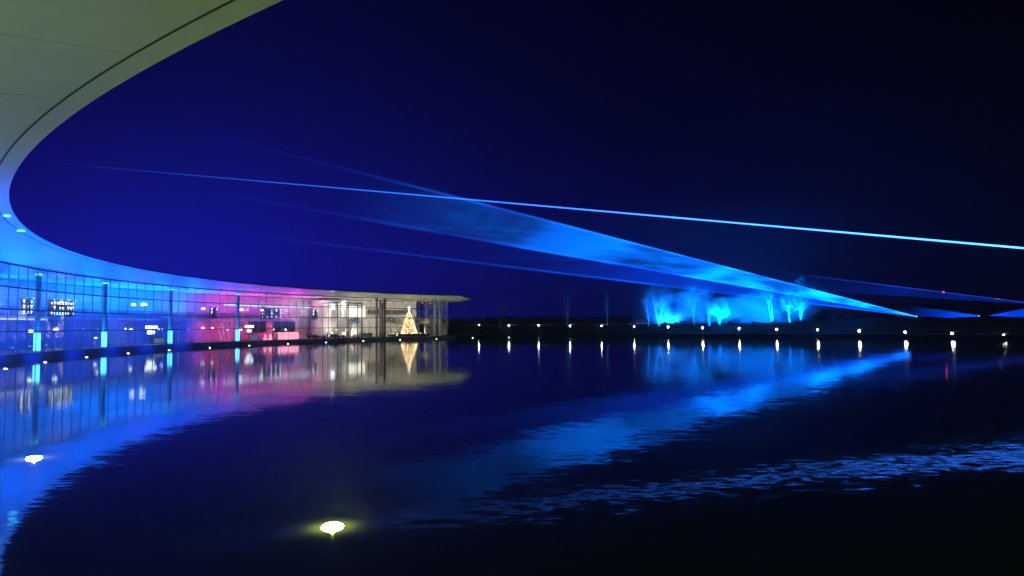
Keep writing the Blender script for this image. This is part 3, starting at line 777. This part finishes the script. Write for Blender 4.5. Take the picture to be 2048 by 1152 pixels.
# ------------------------------------------------------------------ bare trees on the bank
def ground_z(d): return 3.2
def bare_tree(loc, H, stems, seed, label, dense=1, crown_low=.35, spread=1.0):
    rn = random.Random(seed); o = empty('bare_tree', loc, rn.uniform(0, 6)); o.rotation_euler = (0, 0, 0)
    tag(o, label, 'tree', 'bare trees on the lit bank')
    tips = []
    for k, (lean, hh) in enumerate(stems):
        mb = MB(); pts = []; rad = []; n = 9; jx = jy = 0
        for i in range(n+1):
            u = i/n; jx += rn.uniform(-.06, .06); jy += rn.uniform(-.06, .06)
            pts.append(Vector((.12*k+lean*u*H*hh+jx, jy, u*H*hh-.4))); rad.append(.15*(1-u)**.8*hh+.015)
        mb.tube(pts, rad, 7); mb.build('trunk', M['bark'], o)
        tips.append((pts, rad))
    mb = MB()
    def branch(p, d, L, r, lev):
        n = 4; pts = [p]; q = p.copy(); dd = d.copy()
        for i in range(n):
            dd = (dd + Vector((rn.gauss(0, .13), rn.gauss(0, .13), rn.gauss(0, .08)+.05))).normalized(); q = q + dd*(L/n); pts.append(q.copy())
        mb.tube(pts, [r*(1-.8*i/n) for i in range(n+1)], 4 if lev < 2 else 3)
        if lev < 3:
            for k in range([6, 5, 4][lev]*dense if lev < 2 else 3):
                u = rn.uniform(.25, 1); i = min(int(u*n), n-1); b = pts[i].lerp(pts[i+1], u*n-i)
                nd = (dd + Vector((rn.gauss(0, .7), rn.gauss(0, .7), rn.gauss(.15, .5)))).normalized()
                branch(b, nd, L*rn.uniform(.45, .7), r*.42, lev+1)
    for pts, rad in tips:
        nb = int(9*dense)
        for k in range(nb):
            u = crown_low+(1-crown_low)*(k+.5)/nb; i = min(int(u*9), 8); b = pts[i].lerp(pts[i+1], u*9-i)
            a = rn.uniform(0, 2*pi); L = H*.24*spread*(1.15-u*.6)
            branch(b, Vector((cos(a), sin(a), rn.uniform(.3, 1.0))).normalized(), L, rad[i]*.5, 1)
    mb.build('crown', M['bark'], o)
    return o
TR = [  # px, depth, height, stems, seed, dense, crown_low, spread, label
 (1297, 192, 9.0, [(-.05, 1)], 1, 1, .4, .8, 'faint slim bare tree at the left end of the blue lit row'),
 (1318, 190, 11.0, [(-.20, 1), (.16, .8)], 2, 1, .45, .8, 'bare tree with two stems in a wide V, left of the lit row'),
 (1388, 189, 11.0, [(-.10, .9), (.02, 1)], 3, 1, .45, .8, 'bare tree with two close pale stems second in the lit row'),
 (1418, 190, 9.5, [(-.05, 1), (.10, .9)], 4, 1, .5, .7, 'thin bare tree just left of the bushy glowing tree'),
 (1438, 187, 6.6, [(.05, 1), (-.1, .9), (.2, .85)], 5, 3, .3, 1.5, 'bushy round bare tree glowing cyan in the middle of the bank'),
 (1545, 186, 11.0, [(-.22, 1), (-.05, 1)], 6, 1, .45, .8, 'tall bare tree with two pale leaning stems right of the middle'),
 (1580, 186, 9.0, [(-.03, 1), (-.15, .8)], 7, 2, .35, 1.3, 'bare tree with tangled glowing crown left of the tallest crown'),
 (1601, 184, 11.5, [(-.03, 1), (.08, .9)], 8, 3, .3, 1.15, 'tallest bare tree with dense twiggy crown crossing the laser fan'),
 (1669, 182, 9.5, [(-.24, 1), (.02, 1.0)], 9, 1, .5, .7, 'isolated bare tree with two V stems right of the lit mist'),
 (1000, 225, 9.0, [(.05, 1)], 10, 1, .4, .9, 'dim bare tree behind the second shore lamp'),
 (1135, 218, 12, [(.03, 1), (-.1, .9)], 11, 1, .35, 1, 'dim bare tree behind the fourth shore lamp'),
 (1215, 212, 9.5, [(-.03, 1)], 12, 1, .4, .9, 'dim bare tree behind the fifth shore lamp')]
for px, dep, H, st, seed, dn, cl, spd, lab in TR:
    q = at(px, 640, dep); bare_tree((q.x, q.y, 3.1), H, st, seed, lab, dn, cl, spd)

# far wood: dark mass behind the banks
mb = MB(); rn = random.Random(21)
def clump(c, rx, rz, n):
    for k in range(n):
        a = rn.uniform(0, 2*pi); u = rn.uniform(-1, 1); rr = rn.random()**.4
        p = Vector((c[0]+rx*rr*math.sqrt(1-u*u)*cos(a), c[1]+rx*rr*math.sqrt(1-u*u)*sin(a), c[2]+rz*rr*u))
        d1 = Vector((rn.gauss(0, 1), rn.gauss(0, 1), rn.gauss(0, 1))).normalized()*rn.uniform(.5, 1.1); d2 = d1.cross(Vector((rn.random(), rn.random(), 1))).normalized()*.6
        b = len(mb.v); mb.v.extend([tuple(p-d1), tuple(p+d2), tuple(p+d1), tuple(p-d2)]); mb.f.append((b, b+1, b+2, b+3))
for k in range(150):
    px = 880+k*12+rn.uniform(-6, 6)
    if px < 1290: top, dep = 636, 300+rn.uniform(0, 50)
    elif px < 1640: top, dep = 634, 280+rn.uniform(0, 50)
    else: top, dep = 622-16*max(0, min(1, (px-1640)/120)), 270+rn.uniform(0, 50)
    top += rn.uniform(-6, 6); p = at(px, top, dep); h = p.z-2
    if h < 3: continue
    clump((p.x, p.y, 2+h*.5), 5.5, h*.5, 170)
o = mb.build('wood', M['leaf_dark']); tag(o, 'dark distant wood behind the bank', 'wood', kind='stuff')

# ------------------------------------------------------------------ floodlights on the bank
fl_src = None
for i, (px, dep, pw) in enumerate([(1330, 186, 1.0), (1352, 186, 1.0), (1430, 183, 1.2), (1458, 183, 1.0), (1508, 182, 1.2), (1545, 182, 1.2), (1590, 182, 1.3)]):
    q = at(px, 643, dep); z = 3.15
    if fl_src is None:
        o = empty('floodlight', (q.x, q.y, z)); fl_src = o
        MB().box(-.35, .35, -.15, .15, .15, .6).build('housing', M['dark_metal'], o)
        MB().box(-.30, .30, .155, .17, .19, .56).build('lens', M['cyan'], o)
        mb = MB().box(-.42, -.37, -.05, .05, 0, .5); mb.box(.37, .42, -.05, .05, 0, .5); mb.box(-.42, .42, -.12, .12, -.3, 0); mb.build('bracket', M['dark_metal'], o)
    else: o = copy_tree(fl_src)
    o.location = (q.x, q.y, z)
    tag(o, 'black floodlight on the bank crest, %s' % ['under the left V shaped tree', 'left of the two close stems', 'below the left side of the bushy glowing tree', 'below the right side of the bushy glowing tree', 'left of the tall leaning stems', 'under the tall leaning stems', 'rightmost, under the tangled crown'][i], 'floodlight', 'floodlights on the bank')
    light('SPOT', 'floodlight_light', (q.x, q.y+.3, z+.5), 34000*pw, (0, .17, 1), size=.25, spot=140, blend=.7, aim=(q.x, q.y+5, z+7))

# ------------------------------------------------------------------ mist lit by the floodlights (real scattering)
mist = bpy.data.materials.new('mist'); mist.use_nodes = True; t = mist.node_tree; t.nodes.clear()
o_ = N(t, 'ShaderNodeOutputMaterial'); pv = N(t, 'ShaderNodeVolumePrincipled'); pv.inputs['Color'].default_value = (.9, .95, 1, 1)
g = N(t, 'ShaderNodeNewGeometry'); mp = N(t, 'ShaderNodeMapping'); mp.inputs['Scale'].default_value = (.11, .11, .2)
t.links.new(g.outputs['Position'], mp.inputs['Vector'])
n = N(t, 'ShaderNodeTexNoise'); n.inputs['Scale'].default_value = 1; n.inputs['Detail'].default_value = 4; n.inputs['Distortion'].default_value = .6
t.links.new(mp.outputs[0], n.inputs['Vector'])
sx = N(t, 'ShaderNodeSeparateXYZ'); t.links.new(g.outputs['Position'], sx.inputs[0])
hf = val(t, 'EXPONENT', val(t, 'MULTIPLY', val(t, 'SUBTRACT', sx.outputs['Z'], 3.0), -.16))
def ramp(src, a, b):
    q = N(t, 'ShaderNodeMapRange'); q.interpolation_type = 'SMOOTHSTEP'; q.inputs['From Min'].default_value = a; q.inputs['From Max'].default_value = b; t.links.new(src, q.inputs['Value']); return q.outputs[0]
edge = val(t, 'MULTIPLY', val(t, 'MULTIPLY', ramp(sx.outputs['X'], 33, 46), ramp(sx.outputs['X'], 99, 84)), ramp(sx.outputs['Z'], 16.5, 9))
mr = N(t, 'ShaderNodeMapRange'); mr.inputs['From Min'].default_value = .44; mr.inputs['From Max'].default_value = .68; t.links.new(n.outputs[0], mr.inputs['Value'])
t.links.new(val(t, 'MULTIPLY', val(t, 'MULTIPLY', mr.outputs[0], hf), val(t, 'MULTIPLY', edge, .26)), pv.inputs['Density'])
t.links.new(pv.outputs[0], o_.inputs['Volume'])
mb = MB().box(32, 100, 187.5, 206, 3.35, 17)
tag(mb.build('mist', mist), 'blue lit mist drifting over the bank between the bare trees', 'mist', kind='stuff')

# ------------------------------------------------------------------ laser light
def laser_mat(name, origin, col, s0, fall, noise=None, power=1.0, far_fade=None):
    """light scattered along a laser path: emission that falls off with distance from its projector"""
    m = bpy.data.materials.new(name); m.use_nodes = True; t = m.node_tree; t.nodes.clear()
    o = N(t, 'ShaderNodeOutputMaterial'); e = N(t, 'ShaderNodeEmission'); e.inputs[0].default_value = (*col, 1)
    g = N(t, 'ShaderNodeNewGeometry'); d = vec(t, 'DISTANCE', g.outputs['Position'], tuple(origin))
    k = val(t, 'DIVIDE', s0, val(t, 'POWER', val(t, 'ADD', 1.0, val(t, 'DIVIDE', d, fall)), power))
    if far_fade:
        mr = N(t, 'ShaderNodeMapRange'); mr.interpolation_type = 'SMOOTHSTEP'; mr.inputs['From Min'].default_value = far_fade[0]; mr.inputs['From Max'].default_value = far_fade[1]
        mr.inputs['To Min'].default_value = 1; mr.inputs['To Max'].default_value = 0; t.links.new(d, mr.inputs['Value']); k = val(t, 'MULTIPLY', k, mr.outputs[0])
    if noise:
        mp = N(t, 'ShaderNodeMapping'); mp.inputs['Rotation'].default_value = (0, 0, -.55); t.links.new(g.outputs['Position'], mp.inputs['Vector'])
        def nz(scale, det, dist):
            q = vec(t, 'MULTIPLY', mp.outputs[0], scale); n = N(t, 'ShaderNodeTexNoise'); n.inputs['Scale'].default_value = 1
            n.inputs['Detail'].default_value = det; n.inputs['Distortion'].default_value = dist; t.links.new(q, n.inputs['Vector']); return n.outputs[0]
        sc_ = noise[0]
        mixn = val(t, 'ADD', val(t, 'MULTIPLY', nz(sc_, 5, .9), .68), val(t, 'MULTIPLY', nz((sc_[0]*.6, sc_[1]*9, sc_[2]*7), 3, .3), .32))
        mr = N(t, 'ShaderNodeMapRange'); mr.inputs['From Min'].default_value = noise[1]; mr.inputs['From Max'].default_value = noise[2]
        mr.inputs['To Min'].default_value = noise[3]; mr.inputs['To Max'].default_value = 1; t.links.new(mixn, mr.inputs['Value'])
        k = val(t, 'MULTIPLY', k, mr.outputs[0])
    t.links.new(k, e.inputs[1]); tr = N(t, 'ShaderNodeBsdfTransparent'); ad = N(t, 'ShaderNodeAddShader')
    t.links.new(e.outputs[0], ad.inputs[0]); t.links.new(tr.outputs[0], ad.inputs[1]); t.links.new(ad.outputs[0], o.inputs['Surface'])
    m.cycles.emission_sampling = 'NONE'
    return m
def sheet(name, S, A, Bp, thick, mat, label, cat='laser beam', n=1, group=None):
    """thin closed slab of light fanned between two rays"""
    nrm = (A-S).cross(Bp-S).normalized(); mb = MB()
    a0 = nrm*.03; a1 = nrm*thick/2
    mb.v = [tuple(v) for v in (S-a0, A-a1, Bp-a1, S+a0, A+a1, Bp+a1)]
    mb.f = [(0, 1, 2), (5, 4, 3), (0, 3, 4, 1), (1, 4, 5, 2), (2, 5, 3, 0)]
    o = mb.build(name, mat); tag(o, label, cat, group, 'stuff'); return o
def beam(name, A, Bp, r0, r1, mat, label, group=None):
    mb = MB().tube([A, A.lerp(Bp, .5), Bp], [r0, (r0+r1)/2, r1], 8); o = mb.build(name, mat); tag(o, label, 'laser beam', group, 'stuff'); return o
# single high beam crossing the whole view
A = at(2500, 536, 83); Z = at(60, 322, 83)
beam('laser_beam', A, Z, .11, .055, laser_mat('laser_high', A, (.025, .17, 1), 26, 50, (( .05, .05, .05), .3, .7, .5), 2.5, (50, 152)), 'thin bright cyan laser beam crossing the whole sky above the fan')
# the fan
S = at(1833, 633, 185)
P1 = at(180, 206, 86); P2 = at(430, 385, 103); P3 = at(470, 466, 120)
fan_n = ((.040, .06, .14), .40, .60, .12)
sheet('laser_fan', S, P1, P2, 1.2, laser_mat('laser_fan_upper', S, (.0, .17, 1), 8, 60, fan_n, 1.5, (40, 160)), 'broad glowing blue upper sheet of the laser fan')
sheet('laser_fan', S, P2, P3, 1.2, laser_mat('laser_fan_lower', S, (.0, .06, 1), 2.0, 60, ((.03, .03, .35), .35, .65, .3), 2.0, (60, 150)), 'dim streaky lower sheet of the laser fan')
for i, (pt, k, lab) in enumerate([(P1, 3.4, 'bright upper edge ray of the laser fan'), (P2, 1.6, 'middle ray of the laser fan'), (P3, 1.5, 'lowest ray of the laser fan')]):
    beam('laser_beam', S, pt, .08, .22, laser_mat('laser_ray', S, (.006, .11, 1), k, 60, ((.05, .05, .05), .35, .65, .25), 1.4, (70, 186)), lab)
# far fan from the right with the red lamp in front
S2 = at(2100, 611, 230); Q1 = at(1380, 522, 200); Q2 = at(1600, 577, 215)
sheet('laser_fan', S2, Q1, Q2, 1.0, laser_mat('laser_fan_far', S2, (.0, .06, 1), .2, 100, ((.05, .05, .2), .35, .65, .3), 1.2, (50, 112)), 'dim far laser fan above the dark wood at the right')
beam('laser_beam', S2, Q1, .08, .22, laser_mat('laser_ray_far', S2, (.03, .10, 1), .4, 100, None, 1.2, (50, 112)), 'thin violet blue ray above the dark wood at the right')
# low glowing cones in the mist at the right
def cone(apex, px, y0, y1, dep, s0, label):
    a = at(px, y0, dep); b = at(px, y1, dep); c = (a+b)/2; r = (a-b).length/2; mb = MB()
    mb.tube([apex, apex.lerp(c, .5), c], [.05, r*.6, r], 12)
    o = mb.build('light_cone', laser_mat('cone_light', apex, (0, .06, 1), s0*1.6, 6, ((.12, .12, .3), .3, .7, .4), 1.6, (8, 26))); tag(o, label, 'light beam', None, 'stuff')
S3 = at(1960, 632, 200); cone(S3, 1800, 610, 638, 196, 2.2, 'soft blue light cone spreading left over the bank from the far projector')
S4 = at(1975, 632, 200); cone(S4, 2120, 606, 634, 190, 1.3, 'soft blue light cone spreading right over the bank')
def projector(loc, label, aim):
    o = empty('laser_projector', loc, aim); tag(o, label, 'projector')
    MB().box(-.35, .35, -.25, .25, 0, .45).build('housing', M['dark_metal'], o)
    mb = MB(); mb.lathe([(.13, 0), (.13, .12)], 12); mb.v = [(-.35-z, x, .25+y) for x, y, z in mb.v]; mb.build('lens', M['cyan'], o)
    mb = MB()
    for x in (-.25, .25): mb.tube([(x, 0, 0), (x*1.4, .2, -1.2)], .03, 5); mb.tube([(x, 0, 0), (x*1.4, -.2, -1.2)], .03, 5)
    mb.build('stand', M['metal'], o)
projector(S+Vector((.5, .2, -.25)), 'laser projector at the tip of the big blue fan', .2)
projector(S3+Vector((.3, .3, -.25)), 'small projector sending a soft cone left', .1)
projector(S4+Vector((.3, .3, -.25)), 'small projector sending a soft cone right', 3.1)
# red beacon
q = at(1887, 584, 222); o = empty('red_beacon', (q.x, q.y, 2.5)); tag(o, 'small red warning light on a mast above the dark wood', 'beacon')
MB().tube([(0, 0, 0), (0, 0, q.z-2.6)], [.15, .05], 6).build('mast', M['dark_metal'], o)
MB().ball((0, 0, q.z-2.5), .28, 10, 6).build('lamp', M['red_glow'], o)
q = at(1995, 598, 220); o = empty('white_beacon', (q.x, q.y, 2.5)); tag(o, 'faint bluish light on a mast at the far right above the wood', 'beacon')
MB().tube([(0, 0, 0), (0, 0, q.z-2.6)], [.15, .05], 6).build('mast', M['dark_metal'], o)
MB().ball((0, 0, q.z-2.5), .3, 10, 6, sx=2.5, sz=.5).build('lamp', M['pale_glow'], o)

# ------------------------------------------------------------------ damp night air over the whole place
hz = bpy.data.materials.new('haze'); hz.use_nodes = True; t = hz.node_tree; t.nodes.clear()
o_ = N(t, 'ShaderNodeOutputMaterial'); pv = N(t, 'ShaderNodeVolumePrincipled'); pv.inputs['Color'].default_value = (.8, .9, 1, 1)
pv.inputs['Density'].default_value = .0008; pv.inputs['Anisotropy'].default_value = .3; t.links.new(pv.outputs[0], o_.inputs['Volume'])
mb = MB().box(-600, 720, -560, 770, -2.2, 34)
tag(mb.build('haze', hz), 'thin damp night air that glows round the lamps', 'haze', kind='stuff')
